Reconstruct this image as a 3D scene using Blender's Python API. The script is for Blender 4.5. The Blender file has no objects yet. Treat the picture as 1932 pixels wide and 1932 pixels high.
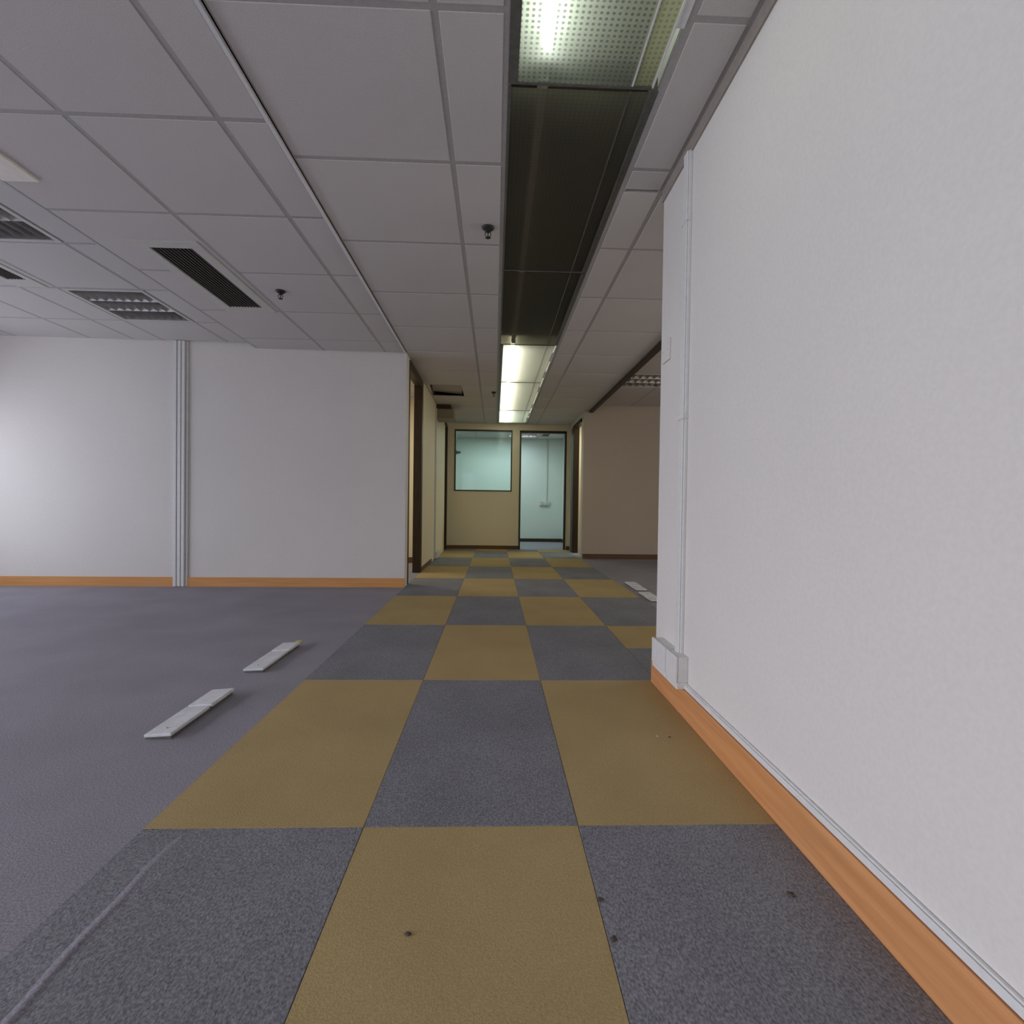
import bpy, bmesh, math, random
from mathutils import Vector, Matrix

random.seed(7)
S = bpy.context.scene
COL = S.collection

# ------------------------------------------------------------------ camera
CAM_H = 0.9
YAW, PITCH, ROLL = 0.0343, 0.0154, 0.0139
cy, sy, cp, sp = math.cos(YAW), math.sin(YAW), math.cos(PITCH), math.sin(PITCH)
fwd = Vector((sy * cp, cy * cp, -sp))
rt = Vector((cy, -sy, 0))
up = rt.cross(fwd)
rt2 = rt * math.cos(ROLL) + up * math.sin(ROLL)
up2 = up * math.cos(ROLL) - rt * math.sin(ROLL)
cam_data = bpy.data.cameras.new('camera')
cam_data.sensor_width = 36.0
cam_data.lens = 18.0
cam_data.clip_start = 0.02
cam = bpy.data.objects.new('camera', cam_data)
COL.objects.link(cam)
cam.matrix_world = Matrix(((rt2.x, up2.x, -fwd.x, 0), (rt2.y, up2.y, -fwd.y, 0),
                           (rt2.z, up2.z, -fwd.z, CAM_H), (0, 0, 0, 1)))
S.camera = cam

# ------------------------------------------------------------------ world, view, lights
S.view_settings.view_transform = 'Standard'
S.view_settings.look = 'None'
S.view_settings.gamma = 1.0
S.view_settings.use_curve_mapping = False
S.view_settings.exposure = 0.0
S.cycles.use_denoising = True
S.cycles.max_bounces = 10
S.cycles.diffuse_bounces = 6
S.cycles.transparent_max_bounces = 12
S.cycles.sample_clamp_indirect = 6.0
S.cycles.caustics_reflective = False
S.cycles.caustics_refractive = False

world = bpy.data.worlds.new('sky')
S.world = world
world.use_nodes = True
world.node_tree.nodes['Background'].inputs[0].default_value = (0.62, 0.74, 1.0, 1)
world.node_tree.nodes['Background'].inputs[1].default_value = 1.0


def area(name, loc, direction, sx, sz, power, color, spread=180):
    l = bpy.data.lights.new(name, 'AREA')
    l.shape = 'RECTANGLE'
    l.size, l.size_y = sx, sz
    l.energy = power
    l.color = color
    l.spread = math.radians(spread)
    o = bpy.data.objects.new(name, l)
    COL.objects.link(o)
    o.location = loc
    o.rotation_euler = Vector(direction).to_track_quat('-Z', 'Y').to_euler()
    return o


DAY = (0.96, 0.92, 1.03)
WIN_Y = [(-2.7, -0.5), (0.0, 2.2), (2.8, 5.0)]
WIN_Z = (0.45, 1.85)
WIN_P = [142.0, 60.0, 40.0]
for (a, b), p in zip(WIN_Y, WIN_P):          # daylight entering the side windows
    area('window_and_fill_light', (-5.76, (a + b) / 2, sum(WIN_Z) / 2), (1, 0, -0.4 if a > 2.5 else -0.8), b - a, WIN_Z[1] - WIN_Z[0], p, DAY, 180 if a > 2.5 else 135)
# daylight through the window in the wall behind the camera
area('window_and_fill_light', (-2.6, -3.4, 1.55), (0.0, 1, -0.05), 3.2, 1.5, 16.0, DAY)
# lamps in the rooms behind the doorways
# unseen fill lamp added in the right side room to brighten the corridor
area('window_and_fill_light', (4.80, 4.3, 1.45), (-1, 0.25, -0.1), 4.0, 1.3, 70.0, (1.0, 0.94, 0.82))
area('office_lamp', (-2.3, 6.6, 2.44), (0, 0, -1), 0.9, 0.9, 24.0, (1.0, 0.95, 0.84))
area('side_room_lamp', (2.3, 9.4, 2.50), (0, 0, -1), 0.9, 0.9, 20.0, (1.0, 0.98, 0.80))
area('end_room_lamp', (0.1, 11.2, 2.44), (0, 0, -1), 1.1, 0.5, 22.0, (0.74, 1.0, 0.98))

TUBE_NEAR, TUBE_FAR, TUBE_MID, TUBE_END = 12.0, 20.0, 12.0, 16.0

# ------------------------------------------------------------------ materials
def lin(r, g, b):
    def f(c):
        c /= 255.0
        return c / 12.92 if c <= 0.04045 else ((c + 0.055) / 1.055) ** 2.4
    return (f(r), f(g), f(b), 1)


def base_mat(name, rough=0.8, spec=0.3):
    m = bpy.data.materials.new(name)
    m.use_nodes = True
    nt = m.node_tree
    b = nt.nodes['Principled BSDF']
    b.inputs['Roughness'].default_value = rough
    b.inputs['Specular IOR Level'].default_value = spec
    return m, nt, b


def noise_mat(name, c1, c2, scale=20.0, rough=0.8, spec=0.3, bump=0.0, bscale=None, detail=3.0, stretch=None,
              big=None, metallic=0.0, lo=0.35, hi=0.65):
    """two colours blended by noise, optional large soft mottling and bump"""
    m, nt, b = base_mat(name, rough, spec)
    b.inputs['Metallic'].default_value = metallic
    tc = nt.nodes.new('ShaderNodeTexCoord')
    src = tc.outputs['Object']
    if stretch:
        mp = nt.nodes.new('ShaderNodeMapping')
        mp.inputs['Scale'].default_value = stretch
        nt.links.new(src, mp.inputs['Vector'])
        src = mp.outputs['Vector']
    n = nt.nodes.new('ShaderNodeTexNoise')
    n.inputs['Scale'].default_value = scale
    n.inputs['Detail'].default_value = detail
    nt.links.new(src, n.inputs['Vector'])
    r = nt.nodes.new('ShaderNodeValToRGB')
    r.color_ramp.elements[0].position = lo
    r.color_ramp.elements[1].position = hi
    r.color_ramp.elements[0].color = c1
    r.color_ramp.elements[1].color = c2
    nt.links.new(n.outputs['Fac'], r.inputs['Fac'])
    out = r.outputs['Color']
    if big:
        n2 = nt.nodes.new('ShaderNodeTexNoise')
        n2.inputs['Scale'].default_value = big[0]
        n2.inputs['Detail'].default_value = 4
        nt.links.new(tc.outputs['Object'], n2.inputs['Vector'])
        mr = nt.nodes.new('ShaderNodeMapRange')
        mr.inputs['From Min'].default_value = 0.3
        mr.inputs['From Max'].default_value = 0.7
        mr.inputs['To Min'].default_value = 1 - big[1]
        mr.inputs['To Max'].default_value = 1 + big[1]
        nt.links.new(n2.outputs['Fac'], mr.inputs['Value'])
        mx = nt.nodes.new('ShaderNodeVectorMath')
        mx.operation = 'SCALE'
        nt.links.new(out, mx.inputs[0])
        nt.links.new(mr.outputs['Result'], mx.inputs['Scale'])
        out = mx.outputs['Vector']
    nt.links.new(out, b.inputs['Base Color'])
    if bump:
        bp = nt.nodes.new('ShaderNodeBump')
        bp.inputs['Strength'].default_value = bump
        bp.inputs['Distance'].default_value = 0.004
        h = n
        if bscale:
            h = nt.nodes.new('ShaderNodeTexNoise')
            h.inputs['Scale'].default_value = bscale
            h.inputs['Detail'].default_value = 3
            nt.links.new(src, h.inputs['Vector'])
        nt.links.new(h.outputs['Fac'], bp.inputs['Height'])
        nt.links.new(bp.outputs['Normal'], b.inputs['Normal'])
    return m


def rgb(r, g, b):
    return (r, g, b, 1)


M = {}
M['wall'] = noise_mat('painted_wall', rgb(.70, .665, .635), rgb(.73, .695, .665), 90, .75, .25, .03, 160, big=(1.3, .02))
M['wall_cream'] = noise_mat('cream_partition', rgb(.76, .67, .48), rgb(.79, .70, .51), 90, .7, .3, .05, 160, big=(1.5, .02))
M['wall_tan'] = noise_mat('tan_partition', rgb(.50, .42, .34), rgb(.53, .45, .37), 90, .7, .3, .05, 160, big=(1.5, .02))
M['wall_cool'] = noise_mat('end_room_wall', rgb(.70, .74, .70), rgb(.73, .77, .73), 90, .7, .3, .05, 160)
M['tile'] = noise_mat('mineral_ceiling_tile', rgb(.56, .535, .52), rgb(.62, .595, .58), 220, .95, .1, .25, 260, big=(1.1, .025))
M['tee'] = noise_mat('grey_tee_bar', rgb(.39, .375, .365), rgb(.43, .415, .405), 60, .6, .3)
M['edge_trim'] = noise_mat('white_edge_trim', rgb(.72, .72, .73), rgb(.77, .77, .78), 60, .4, .5)
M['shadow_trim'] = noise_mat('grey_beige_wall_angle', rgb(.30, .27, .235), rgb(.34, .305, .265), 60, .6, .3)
M['carpet'] = noise_mat('grey_loop_carpet', rgb(.20, .187, .212), rgb(.40, .38, .43), 190, .95, .1, .3, 260, 4,
                        big=(2.2, .08), lo=.28, hi=.74)
M['carpet_grey'] = noise_mat('grey_carpet_tile', rgb(.12, .119, .132), rgb(.33, .326, .352), 170, .95, .1, .3, 260, 4,
                             stretch=(1.25, .8, 1), big=(2.6, .10), lo=.28, hi=.74)
M['carpet_ochre'] = noise_mat('ochre_carpet_tile', rgb(.36, .265, .125), rgb(.48, .36, .175), 190, .95, .1, .3, 260, 4,
                              big=(2.4, .07), lo=.25, hi=.75)
M['wood'] = noise_mat('orange_wood_skirting', rgb(.54, .235, .088), rgb(.68, .325, .135), 6, .45, .4, .03, 60, 5,
                      stretch=(6, .35, 8), lo=.3, hi=.7)
M['wood_x'] = noise_mat('orange_wood_skirting_across', rgb(.60, .285, .095), rgb(.70, .345, .125), 6, .45, .4, .03, 60, 5,
                        stretch=(.35, 6, 8), lo=.3, hi=.7)
M['wood_brown'] = noise_mat('brown_wood_skirting', rgb(.115, .058, .020), rgb(.145, .073, .028), 6, .5, .4, 0, None, 5,
                            stretch=(.35, 6, 8))
M['wood_dark'] = noise_mat('dark_stained_wood', rgb(.034, .021, .009), rgb(.050, .031, .014), 9, .5, .4, .03, 60, 4,
                           stretch=(8, 8, .6))
M['plastic'] = noise_mat('white_plastic', rgb(.70, .69, .68), rgb(.74, .73, .72), 40, .45, .4)
M['plastic_grey'] = noise_mat('grey_white_plastic', rgb(.55, .54, .51), rgb(.60, .59, .56), 40, .5, .4)
M['plastic_yellow'] = noise_mat('yellow_plastic', rgb(.62, .50, .12), rgb(.68, .55, .15), 40, .5, .4)
M['cover'] = noise_mat('scuffed_white_cover', rgb(.60, .60, .62), rgb(.68, .68, .70), 30, .55, .35, .1, 40, big=(9, .06))
M['beige'] = noise_mat('beige_metal', rgb(.22, .185, .120), rgb(.25, .21, .14), 30, .5, .4)
M['cream_panel'] = noise_mat('cream_panel', rgb(.80, .76, .68), rgb(.84, .80, .72), 30, .5, .4)
M['grille'] = noise_mat('dark_grille_metal', rgb(.040, .033, .030), rgb(.060, .050, .046), 40, .5, .4)
M['grille_frame'] = noise_mat('off_white_grille_frame', rgb(.55, .53, .50), rgb(.59, .57, .54), 40, .5, .4)
M['void'] = noise_mat('plenum_dark', rgb(.020, .018, .016), rgb(.03, .027, .024), 10, .9, .1)
M['black'] = noise_mat('dark_sprinkler_metal', rgb(.018, .015, .015), rgb(.03, .026, .025), 60, .4, .5)
M['louvre'] = noise_mat('brushed_aluminium_louvre', rgb(.50, .48, .47), rgb(.58, .56, .55), 50, .30, .5, metallic=.88)
M['reflector'] = noise_mat('white_reflector', rgb(.70, .70, .69), rgb(.74, .74, .73), 30, .35, .5)
M['housing_white'] = noise_mat('white_fixture_housing', rgb(.56, .58, .51), rgb(.60, .62, .55), 30, .5, .4)
M['housing_dark'] = noise_mat('unlit_fixture_housing', rgb(.10, .095, .070), rgb(.13, .125, .095), 30, .7, .3)  # darkness inside the unlit boxes is put into this colour
M['fix_rail'] = noise_mat('dull_aluminium_rail', rgb(.10, .10, .085), rgb(.13, .13, .115), 40, .45, .5)
M['tube_off'] = noise_mat('white_tube_glass', rgb(.72, .72, .72), rgb(.76, .76, .76), 30, .25, .5)
M['crumb'] = noise_mat('brown_crumb', rgb(.07, .05, .045), rgb(.13, .10, .08), 200, .9, .1)
M['crumb_white'] = noise_mat('white_crumb', rgb(.6, .6, .58), rgb(.7, .7, .68), 200, .9, .1)
M['ground'] = noise_mat('outside_slab', rgb(.3, .3, .3), rgb(.35, .35, .35), 3, .9, .1)


def emit_mat(name, color, strength):
    m = bpy.data.materials.new(name)
    m.use_nodes = True
    nt = m.node_tree
    nt.nodes.remove(nt.nodes['Principled BSDF'])
    e = nt.nodes.new('ShaderNodeEmission')
    e.inputs[0].default_value = (*color, 1)
    e.inputs[1].default_value = strength
    nt.links.new(e.outputs[0], nt.nodes['Material Output'].inputs[0])
    return m


M['tube_near'] = emit_mat('lit_tube_near', (0.93, 1.0, 0.93), TUBE_NEAR)
M['tube_mid'] = emit_mat('lit_tube_warm', (1.0, 0.96, 0.80), TUBE_MID)
M['tube_far'] = emit_mat('lit_tube_far', (0.93, 1.0, 0.88), TUBE_FAR)
M['tube_end'] = emit_mat('lit_tube_end_room', (0.75, 0.85, 1.0), TUBE_END)


def glass_mat(name, tint, gloss=0.06):
    m = bpy.data.materials.new(name)
    m.use_nodes = True
    nt = m.node_tree
    nt.nodes.remove(nt.nodes['Principled BSDF'])
    t = nt.nodes.new('ShaderNodeBsdfTransparent')
    t.inputs[0].default_value = (*tint, 1)
    g = nt.nodes.new('ShaderNodeBsdfGlossy')
    g.inputs['Roughness'].default_value = 0.03
    x = nt.nodes.new('ShaderNodeMixShader')
    x.inputs[0].default_value = gloss
    nt.links.new(t.outputs[0], x.inputs[1])
    nt.links.new(g.outputs[0], x.inputs[2])
    nt.links.new(x.outputs[0], nt.nodes['Material Output'].inputs[0])
    return m


M['glass'] = glass_mat('window_glass', (.93, .97, .96), .02)


def prismatic(name, tint, trans, scale, diffuse_col, dots=(.12, .55, .30)):
    """moulded prismatic acrylic: a lattice of small clear cells between milky ridges"""
    m = bpy.data.materials.new(name)
    m.use_nodes = True
    nt = m.node_tree
    nt.nodes.remove(nt.nodes['Principled BSDF'])
    L = nt.links.new
    tc = nt.nodes.new('ShaderNodeTexCoord')
    sep = nt.nodes.new('ShaderNodeSeparateXYZ')
    L(tc.outputs['Object'], sep.inputs[0])

    def wave(sock, k):
        a = nt.nodes.new('ShaderNodeMath'); a.operation = 'MULTIPLY'
        L(sock, a.inputs[0]); a.inputs[1].default_value = 2 * math.pi / k
        s = nt.nodes.new('ShaderNodeMath'); s.operation = 'SINE'
        L(a.outputs[0], s.inputs[0])
        h = nt.nodes.new('ShaderNodeMath'); h.operation = 'MULTIPLY_ADD'
        L(s.outputs[0], h.inputs[0]); h.inputs[1].default_value = .5; h.inputs[2].default_value = .5
        return h.outputs[0]
    wx, wy = wave(sep.outputs['X'], scale), wave(sep.outputs['Y'], scale)
    mul = nt.nodes.new('ShaderNodeMath'); mul.operation = 'MULTIPLY'
    L(wx, mul.inputs[0]); L(wy, mul.inputs[1])
    mr = nt.nodes.new('ShaderNodeMapRange')
    mr.inputs['From Min'].default_value = dots[0]
    mr.inputs['From Max'].default_value = dots[1]
    mr.inputs['To Min'].default_value = trans[0]
    mr.inputs['To Max'].default_value = trans[1]
    L(mul.outputs[0], mr.inputs['Value'])
    dot = nt.nodes.new('ShaderNodeMapRange')
    dot.inputs['From Min'].default_value = dots[0]
    dot.inputs['From Max'].default_value = dots[1]
    dot.inputs['To Min'].default_value = 1.0
    dot.inputs['To Max'].default_value = dots[2]
    L(mul.outputs[0], dot.inputs['Value'])
    dcol = nt.nodes.new('ShaderNodeVectorMath'); dcol.operation = 'SCALE'
    dcol.inputs[0].default_value = diffuse_col
    L(dot.outputs['Result'], dcol.inputs['Scale'])
    t = nt.nodes.new('ShaderNodeBsdfTransparent'); t.inputs[0].default_value = (*tint, 1)
    tl = nt.nodes.new('ShaderNodeBsdfTranslucent'); L(dcol.outputs['Vector'], tl.inputs[0])
    df = nt.nodes.new('ShaderNodeBsdfDiffuse'); df.inputs[0].default_value = (*[c * .5 for c in diffuse_col], 1)
    gl = nt.nodes.new('ShaderNodeBsdfGlossy'); gl.inputs['Roughness'].default_value = .25
    m1 = nt.nodes.new('ShaderNodeMixShader'); m1.inputs[0].default_value = .25
    L(tl.outputs[0], m1.inputs[1]); L(df.outputs[0], m1.inputs[2])
    m2 = nt.nodes.new('ShaderNodeMixShader')
    L(mr.outputs['Result'], m2.inputs[0]); L(m1.outputs[0], m2.inputs[1]); L(t.outputs[0], m2.inputs[2])
    m3 = nt.nodes.new('ShaderNodeMixShader'); m3.inputs[0].default_value = .025
    L(m2.outputs[0], m3.inputs[1]); L(gl.outputs[0], m3.inputs[2])
    L(m3.outputs[0], nt.nodes['Material Output'].inputs[0])
    return m


M['diffuser'] = prismatic('clear_prismatic_diffuser', (.82, .86, .79), (.50, .08), .0198, (.58, .61, .54))
M['diffuser_side'] = prismatic('yellowed_diffuser_side', (.74, .73, .56), (.10, .05), .0198, (.62, .61, .42), (.2, .7, .6))
M['diffuser_far'] = prismatic('milky_prismatic_diffuser', (.92, .94, .88), (.07, .04), .0198, (.86, .87, .82), (.2, .7, .85))
M['diffuser_dark'] = prismatic('unlit_prismatic_diffuser', (.45, .43, .34), (.30, .22), .0198, (.46, .43, .34), (.2, .75, .72))  # tinted darker to imitate the shade of the unlit panels

# ------------------------------------------------------------------ mesh helpers
def link(name, me, mat, parent=None):
    o = bpy.data.objects.new(name, me)
    COL.objects.link(o)
    if mat is not None and not me.materials:
        me.materials.append(mat)
    if parent is not None:
        o.parent = parent
    return o


def bm_box(bm, lo, hi):
    vs = [bm.verts.new((x, y, z)) for z in (lo[2], hi[2]) for y in (lo[1], hi[1]) for x in (lo[0], hi[0])]
    for f in ((0, 2, 3, 1), (4, 5, 7, 6), (0, 1, 5, 4), (2, 6, 7, 3), (0, 4, 6, 2), (1, 3, 7, 5)):
        bm.faces.new([vs[i] for i in f])


def finish(bm, name, bevel=0.0, seg=2, smooth=False):
    if bevel:
        bmesh.ops.bevel(bm, geom=bm.edges[:], offset=bevel, segments=seg, profile=.6, affect='EDGES', clamp_overlap=True)
    bmesh.ops.recalc_face_normals(bm, faces=bm.faces[:])
    me = bpy.data.meshes.new(name)
    bm.to_mesh(me)
    bm.free()
    if smooth:
        for p in me.polygons:
            p.use_smooth = True
    return me


def box(name, lo, hi, mat, parent=None, bevel=0.0, seg=2):
    bm = bmesh.new()
    bm_box(bm, lo, hi)
    return link(name, finish(bm, name, bevel, seg), mat, parent)


def boxes(name, blist, mat, parent=None, bevel=0.0):
    bm = bmesh.new()
    for lo, hi in blist:
        bm_box(bm, lo, hi)
    return link(name, finish(bm, name, bevel, 1), mat, parent)


def prism(name, pts, z0, z1, mat, parent=None):
    """upright prism over a floor outline"""
    bm = bmesh.new()
    a = [bm.verts.new((x, y, z0)) for x, y in pts]
    b = [bm.verts.new((x, y, z1)) for x, y in pts]
    bm.faces.new(a[::-1])
    bm.faces.new(b)
    n = len(pts)
    for i in range(n):
        bm.faces.new((a[i], a[(i + 1) % n], b[(i + 1) % n], b[i]))
    return link(name, finish(bm, name), mat, parent)


def lathe(bm, prof, cx, cyy, n=20):
    rings = []
    for r, z in prof:
        rings.append([bm.verts.new((cx + r * math.cos(2 * math.pi * i / n), cyy + r * math.sin(2 * math.pi * i / n), z)) for i in range(n)])
    for a, b in zip(rings, rings[1:]):
        for i in range(n):
            bm.faces.new((a[i], a[(i + 1) % n], b[(i + 1) % n], b[i]))
    bm.faces.new(rings[0][::-1])
    bm.faces.new(rings[-1])


def tube_y(bm, x, z, y0, y1, r, n=14):
    a = [bm.verts.new((x + r * math.cos(2 * math.pi * i / n), y0, z + r * math.sin(2 * math.pi * i / n))) for i in range(n)]
    b = [bm.verts.new((v.co.x, y1, v.co.z)) for v in a]
    for i in range(n):
        bm.faces.new((a[i], a[(i + 1) % n], b[(i + 1) % n], b[i]))
    bm.faces.new(a[::-1])
    bm.faces.new(b)


def path_tube(bm, pts, r, n=8):
    """round rod through a list of points"""
    rings = []
    for i, p in enumerate(pts):
        p = Vector(p)
        d = (Vector(pts[min(i + 1, len(pts) - 1)]) - Vector(pts[max(i - 1, 0)])).normalized()
        u = d.orthogonal().normalized()
        v = d.cross(u)
        rings.append([bm.verts.new(p + (u * math.cos(2 * math.pi * k / n) + v * math.sin(2 * math.pi * k / n)) * r) for k in range(n)])
    for a, b in zip(rings, rings[1:]):
        for k in range(n):
            bm.faces.new((a[k], a[(k + 1) % n], b[(k + 1) % n], b[k]))
    bm.faces.new(rings[0][::-1])
    bm.faces.new(rings[-1])


def struct(o):
    o['kind'] = 'structure'
    return o


def empty(name, loc=(0, 0, 0)):
    o = bpy.data.objects.new(name, None)
    o.empty_display_size = .1
    o.location = loc
    COL.objects.link(o)
    return o


def tag(o, label, cat, group=None):
    o['label'] = label
    o['category'] = cat
    if group:
        o['group'] = group
    return o


def thing(name, label, cat, loc=(0, 0, 0), group=None):
    return tag(empty(name, loc), label, cat, group)


ZC = 2.478       # corridor ceiling
ZL = 2.530       # ceiling of the far left bay
ZR = 2.570       # ceiling of the side room on the right
TOP = 2.86       # underside of the slab above
Y0 = -3.2        # wall behind the camera


def yl(x):       # face of the left room's end wall, a little out of square
    return 5.46 + (x + .945) * 0.0235


# ------------------------------------------------------------------ floor
floor = struct(box('floor', (-5.7, Y0 - .2, -.12), (5.0, 12.6, 0.0), M['carpet']))
GX0, GW, GY0, GD = -.3486, .5945, 1.411, 1.179
TG = .0012
tile_meshes = {}


def carpet_tile(x0, x1, y0, y1, ochre):
    key = (round(x1 - x0, 3), round(y1 - y0, 3), ochre)
    if key not in tile_meshes:
        bm = bmesh.new()
        w, d = x1 - x0 - TG, y1 - y0 - TG
        bm_box(bm, (-w / 2, -d / 2, -.001), (w / 2, d / 2, .0045))
        tile_meshes[key] = finish(bm, 'carpet_tile', .0012, 1)
        tile_meshes[key].materials.append(M['carpet_ochre'] if ochre else M['carpet_grey'])
    o = link('carpet_tile', tile_meshes[key], None, floor)
    o.location = ((x0 + x1) / 2, (y0 + y1) / 2, random.uniform(-.0003, .0003))


for j in range(-4, 8):
    for i in range(-1, 3):
        x0, x1 = GX0 + i * GW, GX0 + (i + 1) * GW
        y0, y1 = GY0 + j * GD, min(GY0 + (j + 1) * GD, 10.13)
        if i == 1 and y0 < 2.57:
            x1 = .812 if y1 <= 2.6 else x1
        if i == 2:
            if y1 < 2.6:
                continue
            if j == 0:
                continue
            if j == 1:
                ym = (y0 + y1) / 2
                carpet_tile(x0, x1, y0, ym, False)
                carpet_tile(x0, x1, ym, y1, True)
                continue
        carpet_tile(x0, x1, y0, y1, (i + j) % 2 != 0)

# raised seam where the loose carpet meets the tiles near the camera
bm = bmesh.new()
prof = [(-.016, .0), (-.007, .002), (.0, .0034), (.005, .002), (.009, .0)]
rows = []
for k in range(40):
    y = -.4 + k * (1.78 / 39)
    f = 1.0 if y < 1.05 else max(.05, 1 - (y - 1.05) / .36)
    wob = .004 * math.sin(y * 9) + .003 * math.sin(y * 23)
    rows.append([bm.verts.new((-.822 + wob + px, y, .0042 + pz * f)) for px, pz in prof])
for a, b in zip(rows, rows[1:]):
    for k in range(len(prof) - 1):
        bm.faces.new((a[k], a[k + 1], b[k + 1], b[k]))
link('carpet_seam', finish(bm, 'carpet_seam', smooth=True), M['carpet'], floor)

# ------------------------------------------------------------------ walls
wl = struct(prism('wall_left', [(-5.7, yl(-5.7)), (-.945, yl(-.945)), (-.945, 5.62), (-5.7, 5.62)], 0, TOP, M['wall']))
# window wall of the left bay (out of frame)
wins = []
segs = []
ys = [Y0] + [v for ab in WIN_Y for v in ab] + [5.62]
for k in range(0, len(ys), 2):
    segs.append(((-5.7, ys[k], 0), (-5.55, ys[k + 1], TOP)))
for a, b in WIN_Y:
    segs.append(((-5.7, a, 0), (-5.55, b, WIN_Z[0])))
    segs.append(((-5.7, a, WIN_Z[1]), (-5.55, b, TOP)))
struct(boxes('wall_window_side', segs, M['wall']))
for n, (a, b) in enumerate(WIN_Y):
    w = struct(empty('window_%d' % (n + 2), (-5.625, (a + b) / 2, WIN_Z[0])))
    h, l = WIN_Z[1] - WIN_Z[0], (b - a) / 2
    boxes('window_frame', [((-.03, -l, 0), (.03, -l + .05, h)), ((-.03, l - .05, 0), (.03, l, h)), ((-.03, -l, 0), (.03, l, .05)),
                           ((-.03, -l, h - .05), (.03, l, h)), ((-.03, -.025, 0), (.03, .025, h))], M['edge_trim'], w)
    box('pane', (-.004, -l + .05, .05), (.004, l - .05, h - .05), M['glass'], w)
# back wall with its window, behind the camera
struct(boxes('wall_back', [((-5.7, Y0 - .15, 0), (-4.3, Y0, TOP)), ((-.9, Y0 - .15, 0), (.95, Y0, TOP)),
                           ((-4.3, Y0 - .15, 0), (-.9, Y0, .75)), ((-4.3, Y0 - .15, 2.35), (-.9, Y0, TOP))], M['wall']))
w = struct(empty('window_5', (-2.6, Y0 - .08, .75)))
boxes('window_frame', [((-1.7, -.03, 0), (-1.65, .03, 1.6)), ((1.65, -.03, 0), (1.7, .03, 1.6)), ((-1.7, -.03, 0), (1.7, .03, .05)),
                       ((-1.7, -.03, 1.55), (1.7, .03, 1.6)), ((-.025, -.03, 0), (.025, .03, 1.6))], M['edge_trim'], w)
box('pane', (-1.65, -.004, .05), (1.65, .004, 1.55), M['glass'], w)

# long white wall on the right, ending at the corner
WR_END = 2.57
struct(box('wall_right', (.83, Y0, 0), (.95, WR_END, TOP), M['wall'], None, .004, 2))
# corridor wall on the left beyond the room: one doorway, then solid up to the dark post
D0, D1 = 5.72, 6.60
struct(boxes('wall_left_corridor', [((-1.03, 6.70, 0), (-.95, 9.62, TOP)), ((-1.03, 10.02, 0), (-.95, 10.15, TOP)),
                                    ((-1.03, 9.62, 2.40), (-.95, 10.02, TOP)),
                                    ((-1.03, 5.62, 2.46), (-.95, 6.70, TOP))], M['wall_cream']))
# far partition, right corridor wall with doorway, side room walls, end room walls
FY = 10.15
struct(boxes('wall_far', [((-1.03, FY, 0), (.485, FY + .08, 1.15)), ((-1.03, FY, 1.15), (-.80, FY + .08, 2.36)),
                          ((.335, FY, 1.15), (.485, FY + .08, 2.36)), ((-1.03, FY, 2.36), (1.58, FY + .08, TOP)),
                          ((1.405, FY, 0), (1.58, FY + .08, 2.36))], M['wall_cream']))
struct(boxes('wall_right_corridor', [((1.50, 8.57, 0), (1.58, 8.86, TOP)), ((1.50, 9.80, 0), (1.58, FY, TOP)),
                                     ((1.50, 8.86, 2.40), (1.58, 9.80, TOP))], M['wall']))
struct(box('wall_right_room_far', (1.485, 8.55, 0), (5.0, 8.63, TOP), M['wall_tan']))
struct(box('wall_right_room_side', (4.9, 2.0, 0), (5.0, 10.2, TOP), M['wall_tan']))
struct(box('wall_right_room_near', (.95, 1.9, 0), (5.0, 2.0, TOP), M['wall_tan']))
struct(box('wall_side_room_far', (1.58, FY, 0), (5.0, FY + .08, TOP), M['wall_cream']))
struct(box('wall_office_far', (-4.2, 7.70, 0), (-1.03, 7.78, TOP), M['wall_cream']))
struct(box('wall_office_side', (-4.3, 5.62, 0), (-4.2, 7.78, TOP), M['wall_cream']))
EY = 12.30
struct(box('wall_end_room_far', (-2.0, EY, 0), (1.75, EY + .1, TOP), M['wall_cool']))
struct(box('wall_end_room_right', (1.63, FY + .08, 0), (1.75, EY, TOP), M['wall_cool']))
struct(box('wall_end_room_left', (-2.0, FY + .08, 0), (-1.9, EY, TOP), M['wall_cool']))
struct(box('wall_end_room_near', (-2.0, FY, 0), (-1.03, FY + .08, TOP), M['wall_cool']))

# ------------------------------------------------------------------ skirtings and trims
bl = .098
struct(prism('baseboard_left', [(-5.55, yl(-5.55) - .014), (-.945, yl(-.945) - .014), (-.945, yl(-.945)), (-5.55, yl(-5.55))], 0, bl, M['wood_x']))
bm = bmesh.new()
bm_box(bm, (.812, Y0, 0), (.83, WR_END + .004, .122))
bm_box(bm, (.812, WR_END, 0), (.95, WR_END + .014, .122))
struct(link('baseboard_right', finish(bm, 'baseboard_right', .003, 2), M['wood']))
struct(box('baseboard_far', (-.95, FY - .014, 0), (.485, FY, .075), M['wood_brown']))
struct(box('baseboard_far_right', (1.43, FY - .014, 0), (1.50, FY, .075), M['wood_brown']))
struct(box('baseboard_left_corridor', (-.95, 6.72, 0), (-.938, 7.75, .06), M['wood_brown']))
struct(box('baseboard_right_room', (1.485, 8.536, 0), (4.9, 8.55, .082), M['wood_brown']))
struct(box('baseboard_office', (-4.2, 7.686, 0), (-1.03, 7.70, .085), M['wood_brown']))
struct(box('baseboard_end_room', (-1.9, EY - .014, 0), (1.63, EY, .08), M['wood_dark']))
struct(box('baseboard_end_room_right', (1.616, FY + .08, 0), (1.63, EY - .014, .08), M['wood_dark']))
# wall angle under the ceiling, along the right wall
struct(box('trim_1', (.822, Y0, 2.425), (.83, WR_END, ZC + .004), M['shadow_trim']))
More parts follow.
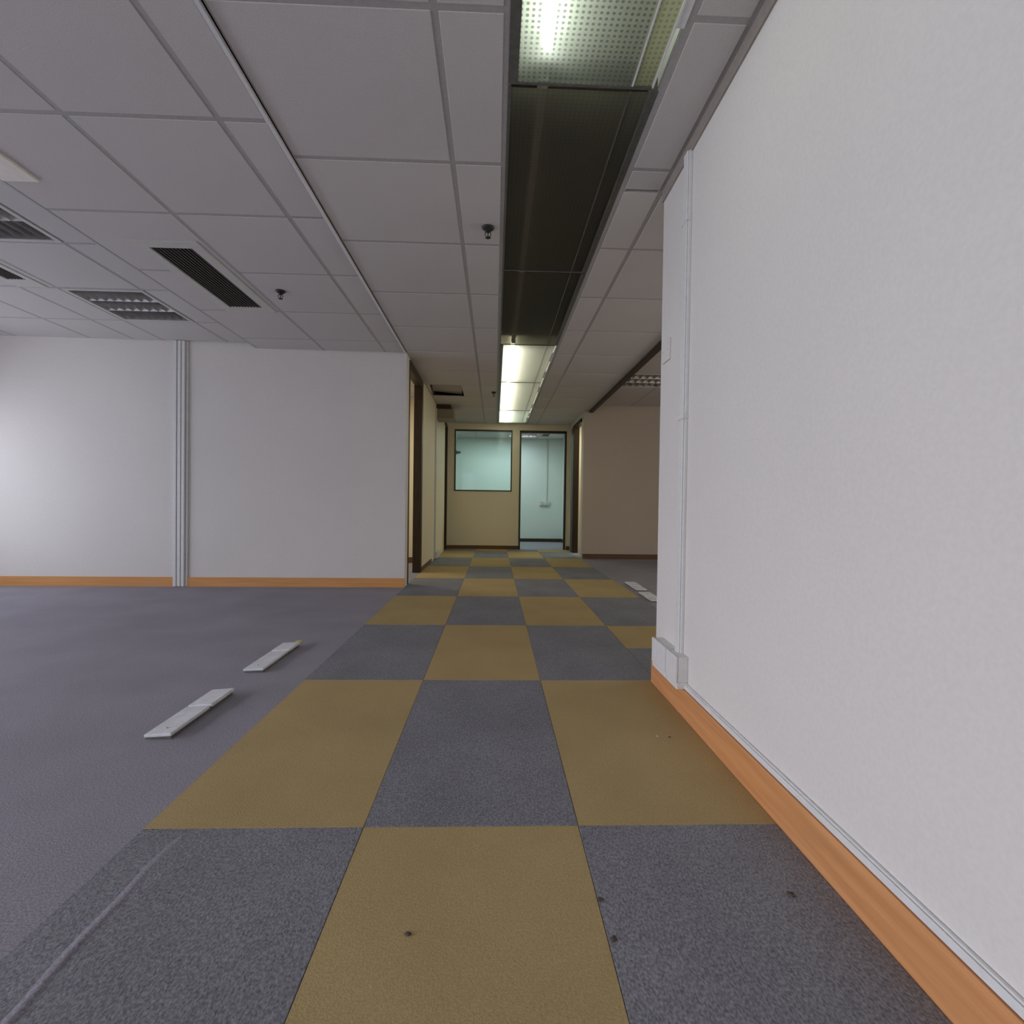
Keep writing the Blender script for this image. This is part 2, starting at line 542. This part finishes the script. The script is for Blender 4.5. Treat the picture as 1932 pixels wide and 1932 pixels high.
# dark timber head rail between corridor ceiling and side room ceiling
struct(box('trim_2', (1.57, 2.0, 2.445), (1.625, 8.72, 2.60), M['wood_dark']))
# white edge angle between the two ceilings
struct(box('trim_3', (-.966, Y0, ZC - .012), (-.950, 5.50, ZC + .012), M['edge_trim']))

# ------------------------------------------------------------------ doorways and far window
d = struct(empty('door_1', (-.985, 6.1, 0)))
box('door_jamb', (-.04, -.46, 0), (.042, -.40, 2.46), M['wood_dark'], d, .003, 1)
box('door_jamb', (-.06, .50, 0), (.045, .60, 2.46), M['wood_dark'], d, .003, 1)
box('door_head', (-.04, -.40, 2.375), (.042, .50, 2.47), M['wood_dark'], d, .003, 1)
d = struct(empty('door_2', (-.99, 9.82, 0)))
box('door_jamb', (-.035, .19, 0), (.055, .30, 2.40), M['wood_dark'], d, .003, 1)
box('door_jamb', (-.035, -.20, 0), (.045, -.14, 2.40), M['wall_cream'], d, .003, 1)
box('door_head', (-.035, -.20, 2.36), (.05, .30, 2.44), M['wood_dark'], d, .003, 1)
box('door_leaf', (-.03, -.14, 0), (-.005, .19, 2.36), M['wood_dark'], d)
d = struct(empty('door_3', (.95, FY + .02, 0)))
for a, b in ((-.465, -.435), (.43, .465)):
    box('door_jamb', (a, -.035, 0), (b, .07, 2.36), M['wood_dark'], d, .003, 1)
box('door_head', (-.465, -.035, 2.315), (.465, .07, 2.36), M['wood_dark'], d, .003, 1)
d = struct(empty('door_4', (1.53, 9.35, 0)))
box('door_jamb', (-.07, .19, 0), (.04, .45, 2.36), M['wood_dark'], d, .003, 1)
box('door_jamb', (-.03, -.49, 0), (.04, -.45, 2.40), M['wall'], d, .003, 1)
box('door_head', (-.05, -.49, 2.34), (.04, .45, 2.41), M['wood_dark'], d, .003, 1)

w = struct(empty('window_1', (-.2325, FY + .02, 1.15)))
hw, hh = .5675, 1.21
for nm, lo, hi in (('window_frame', (-hw, -.03, 0), (-hw + .022, .05, hh)), ('window_frame', (hw - .022, -.03, 0), (hw, .05, hh)),
                   ('window_sill', (-hw, -.03, -.002), (hw, .05, .020)), ('window_frame', (-hw, -.03, hh - .028), (hw, .05, hh))):
    box(nm, lo, hi, M['wood_dark'], w, .002, 1)
box('pane', (-hw + .022, .006, .02), (hw - .022, .012, hh - .028), M['glass'], w)

# ------------------------------------------------------------------ ceiling: tiles, tee bars, slab
ceiling = struct(box('ceiling', (-5.7, Y0 - .15, TOP), (5.0, EY + .1, TOP + .1), M['void']))
ct_mesh = {}
GAP = .0145


def ceiling_tile(x0, x1, y0, y1, z, mat='tile'):
    w, d = x1 - x0 - 2 * GAP, y1 - y0 - 2 * GAP
    if w < .03 or d < .03:
        w, d = max(w, x1 - x0 - .01), max(d, y1 - y0 - .01)
    key = (round(w, 3), round(d, 3), mat)
    if key not in ct_mesh:
        bm = bmesh.new()
        a = [bm.verts.new((sx * w / 2, sy_ * d / 2, 0)) for sx, sy_ in ((-1, -1), (1, -1), (1, 1), (-1, 1))]
        e = .0015
        b = [bm.verts.new((sx * (w / 2 + e), sy_ * (d / 2 + e), .002)) for sx, sy_ in ((-1, -1), (1, -1), (1, 1), (-1, 1))]
        c = [bm.verts.new((v.co.x, v.co.y, .018)) for v in b]
        bm.faces.new(a[::-1])
        bm.faces.new(c)
        for lo_, hi_ in ((a, b), (b, c)):
            for i in range(4):
                bm.faces.new((lo_[i], lo_[(i + 1) % 4], hi_[(i + 1) % 4], hi_[i]))
        ct_mesh[key] = finish(bm, 'ceiling_tile')
        ct_mesh[key].materials.append(M[mat])
    o = link('ceiling_tile', ct_mesh[key], None, ceiling)
    o.location = ((x0 + x1) / 2, (y0 + y1) / 2, z + random.uniform(-.0004, .0004))


def grid(xs, yy, z, skipfn=None, cut=None):
    for a, b in zip(xs, xs[1:]):
        for c, d_ in zip(yy, yy[1:]):
            if skipfn and skipfn((a + b) / 2, (c + d_) / 2):
                continue
            ceiling_tile(a, b, c, d_, z)
    for x in xs:
        box('tee_bar', (x - .018, yy[0], z + .0022), (x + .018, yy[-1], z + .012), M['tee'], ceiling)
    for y in yy[1:-1]:
        if cut and cut[2] < y < cut[3]:      # the cross bar stops either side of the grille
            box('tee_bar', (xs[0], y - .018, z + .0025), (cut[0], y + .018, z + .0125), M['tee'], ceiling)
            box('tee_bar', (cut[1], y - .018, z + .0025), (xs[-1], y + .018, z + .0125), M['tee'], ceiling)
        else:
            box('tee_bar', (xs[0], y - .018, z + .0025), (xs[-1], y + .018, z + .0125), M['tee'], ceiling)


def rows_from(y_ref, step, lo, hi):
    k = math.ceil((lo - y_ref) / step + 1e-6)
    r = [lo]
    while y_ref + k * step < hi - .02:
        if y_ref + k * step > lo + .02:
            r.append(y_ref + k * step)
        k += 1
    return r + [hi]


# corridor (centre) tiles
RC = rows_from(1.662, .7455, Y0, FY)
hatch = lambda x, y: -.95 < x < -.21 and 6.9 < y < 7.7
grid([-.95, -.214, .022], RC, ZC, skipfn=hatch)
grid([.618, .818], rows_from(1.662, .7455, Y0, WR_END), ZC)
grid([.618, .818, 1.57], rows_from(1.662, .7455, WR_END, FY), ZC,
     skipfn=lambda x, y: x > 1.50 and y > 8.8)
# left bay next to the corridor
RL = rows_from(2.19, .725, Y0, 5.30)
RL[-1] = 5.44
grid([-2.48, -1.795, -1.165, -.962], RL, ZC,
     skipfn=lambda x, y: (-2.48 < x < -1.795 and 2.9 < y < 4.4), cut=(-2.253, -1.842, 3.2, 4.37))
# far left bay, slightly higher
RF = rows_from(2.685, .715, Y0, 5.20)
RF[-1] = 5.40
FIX = [(-3.41, -2.76, 4.115, 4.83), (-3.41, -2.76, 2.685, 3.40)]
grid([-5.55, -4.85, -4.13, -3.70, -3.41, -2.77, -2.49], RF, ZL,
     skipfn=lambda x, y: (-3.7 < x < -3.41 and 2.685 < y < 4.2) or any(a < x < b and c < y < e for a, b, c, e in FIX), cut=(-3.70, -3.485, 2.75, 4.11))
box('ceiling_step', (-2.492, Y0, ZC), (-2.480, 5.43, ZL + .01), M['tile'], ceiling)
# side room on the right, rooms behind
RR = rows_from(6.435, .745, 2.0, 8.55)
RFX = (1.66, 2.86, 6.435, 7.18)
grid([1.60, 1.66, 2.26, 2.86, 3.6, 4.3, 4.9], RR, ZR, skipfn=lambda x, y: RFX[0] < x < RFX[1] and RFX[2] < y < RFX[3] + .05)
grid([-4.2, -3.4, -2.6, -1.8, -1.03], [5.62, 6.3, 7.0, 7.70], ZC)
grid([1.58, 2.4, 3.2, 4.0, 4.9], [8.63, 9.4, FY], ZR)
EFIX = (.28, .98, 11.32, 12.06)
EGR = (1.05, 1.22, 11.12, 11.73)
grid([-1.9, -1.2, -.45, .28, .98, 1.63], [FY + .08, 10.62, 11.32, 12.06, EY], ZC,
     skipfn=lambda x, y: (EFIX[0] < x < EFIX[1] and EFIX[2] < y < EFIX[3]))

# ------------------------------------------------------------------ long run of corridor light fixtures
LX0, LX1 = .030, .605
segsY = [(-1.15, .40, 'tube_near', 'lit'), (.40, 1.95, 'tube_near', 'lit'), (1.95, 3.49, None, 'dark'), (3.49, 5.10, None, 'dark'),
         (5.10, 6.66, 'tube_mid', 'far'), (6.66, 8.66, 'tube_mid', 'far'), (8.66, 9.95, 'tube_far', 'far')]
flabels = [
    None,
    'lit prismatic ceiling light with a glowing tube, nearest in the corridor row',
    'dark unlit ceiling light directly beyond the lit one with visible tube',
    'second dark unlit ceiling light, between its unlit neighbour and the warm lit panel',
    'warm lit ceiling light panel just beyond the two unlit ones',
    'pale lit ceiling light panel, second last in the corridor row',
    'brightest white ceiling light panel at the far end of the corridor row',
]
for (a, b, tube, kind), lab in zip(segsY, flabels):
    if lab is None:
        continue
    a, b = a + .004, b - .004
    f = thing('ceiling_light', lab, 'ceiling light', (.3175, (a + b) / 2, ZC), 'corridor ceiling lights in a row')
    l = (b - a) / 2
    x0, x1 = LX0 - .3175, LX1 - .3175
    hm = M['housing_dark'] if kind == 'dark' else M['housing_white']
    boxes('housing', [((x0, -l, .10), (x1, l, .11)), ((x0, -l, .012), (x0 + .008, l, .10)), ((x1 - .008, -l, .012), (x1, l, .10))]
          + ([((x0, l - .006, .012), (x1, l, .10))] if b > 9.9 else []), hm, f)
    dm = {'lit': 'diffuser', 'dark': 'diffuser_dark', 'far': 'diffuser_far'}[kind]
    ds = {'lit': 'diffuser_side', 'dark': 'diffuser_dark', 'far': 'diffuser_far'}[kind]
    # flat tray bottom and a sloping side towards the wall
    bm = bmesh.new()
    bx0, bx1, bx2 = .066 - .3175 if kind != 'dark' else .042 - .3175, .497 - .3175, .572 - .3175
    z0 = .0
    v = [bm.verts.new(p) for p in ((bx0, -l + .008, z0), (bx1, -l + .008, z0), (bx1, l - .008, z0), (bx0, l - .008, z0))]
    bm.faces.new(v)
    link('diffuser', finish(bm, 'diffuser'), M[dm], f)
    bm = bmesh.new()
    v = [bm.verts.new(p) for p in ((bx1, -l + .008, z0), (bx2, -l + .008, .004), (bx2, l - .008, .004), (bx1, l - .008, z0))]
    bm.faces.new(v)
    link('diffuser_side', finish(bm, 'diffuser_side'), M[ds], f)
    boxes('diffuser_rim', [((bx2 - .001, -l + .008, -.003), (bx2 + .006, l - .008, .010)),
                           ((bx1 - .003, -l + .008, -.002), (bx1 + .003, l - .008, .003))],
          M['edge_trim'] if kind != 'dark' else M['fix_rail'], f)
    box('side_gap_strip', (x0, -l, -.002), (bx0, l, .012), M['fix_rail'], f)  # dark strip standing in for the shaded gap beside the diffuser
    box('end_strip', (bx0, l - .012, -.003), (bx2, l, .006), M['fix_rail'], f)
    if kind == 'dark':
        box('rail_clip', (bx2 + .006, -l, .002), (x1, l, .010), M['fix_rail'], f)
    else:
        for y in (-l + .25, l - .55):
            box('rail_clip', (bx2 + .006, y, .0), (x1, y + .30, .012), M['edge_trim'], f)
    bm = bmesh.new()
    tx = .165 - .3175
    e = .11 if kind == 'lit' else .04
    tube_y(bm, tx, .055, -l + .04, l - e, .021)
    link('tube', finish(bm, 'tube', smooth=False), M[tube] if tube else M['tube_off'], f)
    box('lamp_holder', (tx - .02, l - e, .03), (tx + .02, l - e + .022, .10), M['plastic_grey'], f)
    box('lamp_holder', (tx - .02, -l + .018, .03), (tx + .02, -l + .04, .10), M['plastic_grey'], f)

# ------------------------------------------------------------------ louvre lights
def louvre_light(x0, x1, y0, y1, z, nx, label, rows=3, lit=None):
    f = thing('louvre_light', label, 'ceiling light', ((x0 + x1) / 2, (y0 + y1) / 2, z), 'square louvre ceiling lights')
    w, d = (x1 - x0) / 2 - .012, (y1 - y0) / 2 - .012
    fr = .028
    boxes('frame', [((-w, -d, -.004), (w, -d + fr, .012)), ((-w, d - fr, -.004), (w, d, .012)),
                    ((-w, -d + fr, -.004), (-w + fr, d - fr, .012)), ((w - fr, -d + fr, -.004), (w, d - fr, .012))], M['grille_frame'], f)
    boxes('housing', [((-w, -d, .13), (w, d, .14)), ((-w, -d, .012), (-w + .01, d, .13)), ((w - .01, -d, .012), (w, d, .13)),
                      ((-w, -d, .012), (w, -d + .01, .13)), ((-w, d - .01, .012), (w, d, .13))], M['reflector'], f)
    wi, di = w - fr, d - fr
    ch = 2 * di / rows
    for r in range(rows + 1):
        y = -di + r * ch
        bm = bmesh.new()      # V-shaped blade along the lamps
        t = .004 if r in (0, rows) else .016
        p = [(-wi, y, 0), (wi, y, 0), (wi, y + t, .045), (-wi, y + t, .045), (-wi, y - t, .045), (wi, y - t, .045)]
        vs = [bm.verts.new(q) for q in p]
        bm.faces.new((vs[0], vs[1], vs[2], vs[3]))
        bm.faces.new((vs[0], vs[4], vs[5], vs[1]))
        bm.faces.new((vs[3], vs[2], vs[5], vs[4]))
        link('louvre_blade', finish(bm, 'louvre_blade'), M['louvre'], f)
    me = None
    for c in range(nx + 1):
        x = -wi + c * 2 * wi / nx
        if me is None:
            bm = bmesh.new()
            t = .005
            p = [(0, -di, 0), (0, di, 0), (t, di, .04), (t, -di, .04), (-t, -di, .04), (-t, di, .04)]
            vs = [bm.verts.new(q) for q in p]
            bm.faces.new((vs[0], vs[1], vs[2], vs[3]))
            bm.faces.new((vs[0], vs[4], vs[5], vs[1]))
            bm.faces.new((vs[3], vs[2], vs[5], vs[4]))
            me = finish(bm, 'louvre_cross_blade')
        o = link('louvre_cross_blade', me, M['louvre'], f)
        o.location.x = x
    for r in range(rows):
        bm = bmesh.new()
        yy = -di + (r + .5) * ch
        n = 12
        A = [bm.verts.new((-wi + .02, yy + .013 * math.cos(2 * math.pi * i / n), .085 + .013 * math.sin(2 * math.pi * i / n))) for i in range(n)]
        B = [bm.verts.new((wi - .02, v.co.y, v.co.z)) for v in A]
        for i in range(n):
            bm.faces.new((A[i], A[(i + 1) % n], B[(i + 1) % n], B[i]))
        bm.faces.new(A[::-1])
        bm.faces.new(B)
        link('tube', finish(bm, 'tube'), M[lit] if lit else M['tube_off'], f)
    return f


louvre_light(*FIX[0], ZL, 8, 'silver louvre ceiling light with three lamp rows, nearer the left end wall')
louvre_light(*FIX[1], ZL, 8, 'silver louvre ceiling light cut by the left edge of the photo')
louvre_light(*RFX[:2], RFX[2], RFX[3], ZR, 12, 'dim louvre ceiling light in the side room past the dark head rail')
louvre_light(*EFIX, ZC, 8, 'glowing bluish louvre ceiling light seen through the far doorway', lit='tube_end')

# ------------------------------------------------------------------ air grilles
def air_grille(x0, x1, y0, y1, z, fx, fy, n, label, cat='air vent'):
    g = thing('air_grille', label, cat, ((x0 + x1) / 2, (y0 + y1) / 2, z), 'slatted air grilles in the ceiling')
    w, d = (x1 - x0) / 2, (y1 - y0) / 2
    boxes('frame', [((-w - fx, -d - fy, -.007), (w + fx, -d, .010)), ((-w - fx, d, -.007), (w + fx, d + fy, .010)),
                    ((-w - fx, -d, -.007), (-w, d, .010)), ((w, -d, -.007), (w + fx, d, .010))], M['grille_frame'], g, .002)
    box('backing', (-w, -d, .05), (w, d, .055), M['void'], g)
    boxes('duct_side', [((-w - .005, -d, .010), (-w, d, .05)), ((w, -d, .010), (w + .005, d, .05)),
                        ((-w, -d - .005, .010), (w, -d, .05)), ((-w, d, .010), (w, d + .005, .05))], M['void'], g)
    bm = bmesh.new()
    for k in range(n):
        x = -w + (k + .5) * 2 * w / n
        t = 2 * w / n * .28
        vs = [bm.verts.new(q) for q in ((x - t, -d, -.002), (x + t * .3, -d, -.002), (x + t, -d, .022), (x + t * .1, -d, .022))]
        ve = [bm.verts.new((q.co.x, d, q.co.z)) for q in vs]
        for i in range(4):
            bm.faces.new((vs[i], vs[(i + 1) % 4], ve[(i + 1) % 4], ve[i]))
        bm.faces.new(vs[::-1])
        bm.faces.new(ve)
    s = link('slats', finish(bm, 'slats'), M['grille'], g)
    s['kind'] = 'stuff'
    return g


air_grille(-2.178, -1.917, 3.30, 4.275, ZC, .075, .085, 11, 'long dark slatted air grille in an off-white frame, left of a sprinkler')
air_grille(-3.655, -3.515, 2.90, 3.975, ZL, .045, .13, 6, 'narrow dark air slot in the ceiling at the left edge of the photo')
air_grille(1.06, 1.21, 11.15, 11.72, ZC - .012, .02, .02, 5, 'small dark air grille in the lit room behind the far doorway')
# filler tiles round the big grille
ceiling_tile(-2.48, -1.795, 2.915, 3.230, ZC)
ceiling_tile(-2.48, -2.238, 3.202, 3.64, ZC)
ceiling_tile(-2.48, -2.238, 3.64, 4.365, ZC)
ceiling_tile(-3.485, -3.41, 2.685, 4.115, ZL)
ceiling_tile(-1.857, -1.795, 3.202, 4.365, ZC)
# blank cream strip panel further left
p = tag(box('ceiling_panel', (-.09, -.62, -.008), (.09, .62, .006), M['cream_panel'], None, .003, 1),
        'brighter cream blank strip panel in the ceiling at the left edge of the photo', 'ceiling panel')
p.location = (-2.37, 2.03, ZC - .004)

# ------------------------------------------------------------------ sprinklers
def sprinkler(x, y, z, label):
    s = thing('sprinkler', label, 'sprinkler', (x, y, z), 'dark ceiling sprinklers')
    bm = bmesh.new()
    lathe(bm, [(.036, 0), (.034, -.006), (.024, -.014), (.014, -.018), (.011, -.026)], 0, 0)
    link('escutcheon', finish(bm, 'escutcheon', smooth=True), M['black'], s)
    for sgn in (-1, 1):
        bm = bmesh.new()
        path_tube(bm, [(sgn * .008, 0, -.020), (sgn * .016, 0, -.032), (sgn * .015, 0, -.046), (sgn * .004, 0, -.055)], .0028)
        link('yoke_arm', finish(bm, 'yoke_arm', smooth=True), M['black'], s)
    bm = bmesh.new()
    path_tube(bm, [(0, 0, -.022), (0, 0, -.052)], .0032)
    link('bulb', finish(bm, 'bulb', smooth=True), M['black'], s)
    bm = bmesh.new()
    lathe(bm, [(.004, -.052), (.016, -.056), (.016, -.058), (.003, -.060)], 0, 0, 14)
    link('deflector', finish(bm, 'deflector', smooth=True), M['black'], s)


sprinkler(-.058, 2.95, ZC - .003, 'dark pendent sprinkler close beside the dark ceiling lights')
sprinkler(-1.628, 3.93, ZC - .003, 'dark pendent sprinkler near the long slatted air grille')
sprinkler(-.031, 7.25, ZC - .003, 'tiny dark pendent sprinkler beside the pale lit panels far down the corridor')

# ------------------------------------------------------------------ cable trunking
# four slim trunkings up the left end wall; the last one's grey imitates shade
tl = [(-3.302, .036, .034, 'plastic', 'leftmost of the four white vertical trunkings on the left end wall'),
      (-3.262, .036, .032, 'plastic', 'second from left of the four vertical trunkings on the left end wall'),
      (-3.222, .034, .032, 'plastic', 'third from left of the four vertical trunkings on the left end wall'),
      (-3.186, .028, .018, 'plastic_grey', 'shallow trunking greyed to imitate shade, rightmost of the four on the left end wall')]
for x, wd, dp, mt, lab in tl:
    t = thing('cable_trunking', lab, 'cable trunking', (x + wd / 2, yl(x), 0), 'vertical trunkings on the left end wall')
    box('channel', (-wd / 2, -dp * .6, .004), (wd / 2, .0, 2.528), M[mt], t, .002, 1)
    box('cover_strip', (-wd / 2 + .003, -dp, .004), (wd / 2 - .003, -dp * .6, 2.526), M[mt], t, .003, 2)
# vertical trunking on the right wall
t = thing('cable_trunking', 'thin white vertical trunking rising from the socket boxes on the right wall', 'cable trunking', (.83, 2.217, .26))
box('channel', (-.014, -.028, 0), (0, .028, 2.17), M['plastic'], t, .002, 1)
box('cover_strip', (-.022, -.022, 0), (-.014, .022, 2.17), M['plastic'], t, .002, 1)
for z in (1.03, 1.88):
    box('joint_clip', (-.026, -.032, z - .012), (.0, .032, z + .012), M['plastic'], t, .002, 1)
# skirting trunking along the right wall
t = thing('cable_trunking', 'long white trunking lying along the top of the orange skirting', 'cable trunking', (.83, 0, .122))
box('channel', (-.010, Y0, 0), (0, 2.14, .024), M['plastic'], t, .002, 1)
box('cover_strip', (-.016, Y0, .003), (-.010, 2.14, .021), M['plastic'], t, .002, 1)
# socket boxes on the right wall
for yc, ln, lab in ((2.195, .125, 'nearer of two white socket boxes above the orange skirting'),
                    (2.365, .195, 'farther of two white socket boxes, at the end of the right wall')):
    t = thing('socket_box', lab, 'socket box', (.83, yc, .123), 'white socket boxes on the right wall')
    box('back_box', (-.044, -ln / 2 + .002, .028), (0, ln / 2 - .002, .138), M['plastic'], t, .004, 2)
    box('face_plate', (-.055, -ln / 2, .026), (-.044, ln / 2, .140), M['plastic'], t, .004, 2)
    box('cable_tray', (-.050, -ln / 2, 0), (0, ln / 2, .028), M['plastic'], t, .003, 1)
# blank plate near the top of the wall end
t = thing('wall_plate', 'square white blank plate high on the end of the right wall', 'wall plate', (.83, 2.475, 1.655))
box('plate', (-.009, -.052, -.052), (0, .052, .052), M['wall'], t, .003, 2)
for s_ in (-1, 1):
    bm = bmesh.new()
    path_tube(bm, [(-.0105, s_ * .03, 0), (-.008, s_ * .03, 0)], .004)
    link('screw', finish(bm, 'screw'), M['plastic_grey'], t)
# corridor trunking and box on the left, far down
t = thing('cable_trunking', 'thin grey-green vertical trunking on the left corridor wall past the doorway', 'cable trunking', (-.95, 8.15, .13))
box('channel', (0, -.03, 0), (.016, .03, 2.27), M['plastic_grey'], t, .002, 1)
box('cover_strip', (.016, -.022, 0), (.022, .022, 2.27), M['plastic_grey'], t, .002, 1)
t = thing('socket_box', 'grey socket box low on the left corridor wall past the doorway', 'socket box', (-.95, 8.32, .02))
box('back_box', (0, -.22, 0), (.045, .22, .11), M['plastic_grey'], t, .004, 1)
box('face_plate', (.045, -.20, .006), (.054, .20, .104), M['plastic_grey'], t, .004, 1)
# end room: trunking, socket box, dark bracket
t = thing('cable_trunking', 'faint vertical trunking on the wall seen through the far doorway', 'cable trunking', (1.255, EY, .99))
box('channel', (-.015, -.014, 0), (.015, 0, 1.48), M['plastic_grey'], t, .002, 1)
box('cover_strip', (-.011, -.02, 0), (.011, -.014, 1.48), M['plastic_grey'], t, .002, 1)
t = thing('socket_box', 'double socket box on the wall seen through the far doorway', 'socket box', (1.20, EY, .88))
box('back_box', (-.12, -.04, 0), (.12, 0, .10), M['plastic_grey'], t, .004, 1)
box('face_plate', (-.115, -.05, .005), (.115, -.04, .095), M['plastic'], t, .004, 1)
for s_ in (-.055, .055):
    box('socket_face', (s_ - .035, -.054, .015), (s_ + .035, -.05, .085), M['plastic_grey'], t, .002, 1)
t = thing('wall_bracket', 'small dark bracket on the wall seen through the far window', 'bracket', (-.90, EY, 2.12))
box('base_plate', (-.05, -.012, -.05), (-.02, 0, .05), M['grille'], t, .002, 1)
box('arm', (-.05, -.06, -.018), (.07, -.012, .018), M['grille'], t, .003, 1)

# beige box under the ceiling at the left of the corridor, and the tile left ajar beside it
t = thing('ceiling_box', 'beige box hanging under the ceiling at the left corridor wall', 'ceiling box', (-.81, 8.40, 2.25))
box('body', (-.14, -.20, .012), (.14, .20, .150), M['beige'], t, .004, 1)
box('bottom_cover', (-.14, -.21, 0), (.15, .21, .014), M['beige'], t, .003, 1)
box('dark_top_block', (-.14, -.16, .150), (.09, .16, .227), M['wood_dark'], t, .002, 1)  # dark block filling the space between box and ceiling
bm = bmesh.new()
bm_box(bm, (-.22, -.35, 0), (.22, .35, .014))
o = link('ceiling_tile', finish(bm, 'ceiling_tile_loose', .003, 1), M['tile'], ceiling)
o.location = (-.70, 7.34, 2.60)
o.rotation_euler = (-.16, .10, .05)
ceiling_tile(-.48, -.214, 6.88, 7.626, ZC)

# ------------------------------------------------------------------ covers over floor outlets
def floor_cover(x0, x1, y0, y1, label, split, grp, tab=False, tilt=.0):
    t = thing('floor_outlet_cover', label, 'floor cover', ((x0 + x1) / 2, (y0 + y1) / 2, 0), grp)
    w, d = (x1 - x0) / 2, (y1 - y0) / 2
    box('base_frame', (-w + .004, -d + .004, 0), (w - .004, d - .004, .012), M['fix_rail'], t)
    ys_ = -d + 2 * d * split
    a = box('lid', (-w, -d, .010), (w, ys_ - .002, .022), M['cover'], t, .004, 2)
    b = box('lid', (-w + .004, ys_ + .002, .012), (w + .006, d, .026), M['cover'], t, .004, 2)
    a.rotation_euler.y = -tilt
    b.rotation_euler.y = -tilt * 1.4
    for yy in (-d + .05, d - .06):
        bm = bmesh.new()
        lathe(bm, [(.006, .020), (.006, .0255), (.004, .0265)], 0, yy, 10)
        link('screw', finish(bm, 'screw'), M['plastic_grey'], t)
    if tab:
        box('pull_tab', (w - .030, d - .02, .024), (w + .004, d + .025, .030), M['plastic_yellow'], t, .002, 1)
    return t


G1 = 'white outlet covers on the grey carpet'
floor_cover(-1.298, -1.197, 1.945, 2.405, 'long white floor outlet cover nearest the camera on the left carpet', .58, G1, tilt=.06)
floor_cover(-1.300, -1.196, 2.705, 3.205, 'white floor outlet cover with a yellow tab at its far end', .66, G1, True, .05)
floor_cover(1.475, 1.585, 4.72, 5.16, 'white floor outlet cover half hidden by the end of the right wall', .5, G1)
floor_cover(1.505, 1.620, 5.33, 5.83, 'white floor outlet cover farthest away, right of the ochre tiles', .5, G1)

# ------------------------------------------------------------------ crumbs on the carpet
crumbs = [(.644, 1.955, .007, 'crumb_white', 'white crumb on the ochre tile near the right skirting'),
          (.690, 1.948, .008, 'crumb', 'brown crumb right of the white crumb on the ochre tile'),
          (.252, 1.140, .010, 'crumb', 'dark crumb at the seam right of the front ochre tile, the farther one'),
          (.258, 1.035, .011, 'crumb', 'dark crumb at the seam right of the front ochre tile, the nearer one'),
          (.698, 1.148, .012, 'crumb', 'dark crumb on the front grey tile near the right skirting'),
          (-.167, 1.054, .010, 'crumb', 'small dark crumb on the front ochre tile')]
for x, y, r, mt, lab in crumbs:
    bm = bmesh.new()
    bmesh.ops.create_icosphere(bm, subdivisions=2, radius=r * .62)
    for v in bm.verts:
        v.co *= random.uniform(.65, 1.15)
        v.co.z *= .28
        v.co.x *= 1.3
    o = link('crumb', finish(bm, 'crumb', smooth=True), M[mt])
    o.location = (x, y, .0065)
    o.rotation_euler.z = random.uniform(0, 3)
    tag(o, lab, 'crumb', 'crumbs on the carpet')
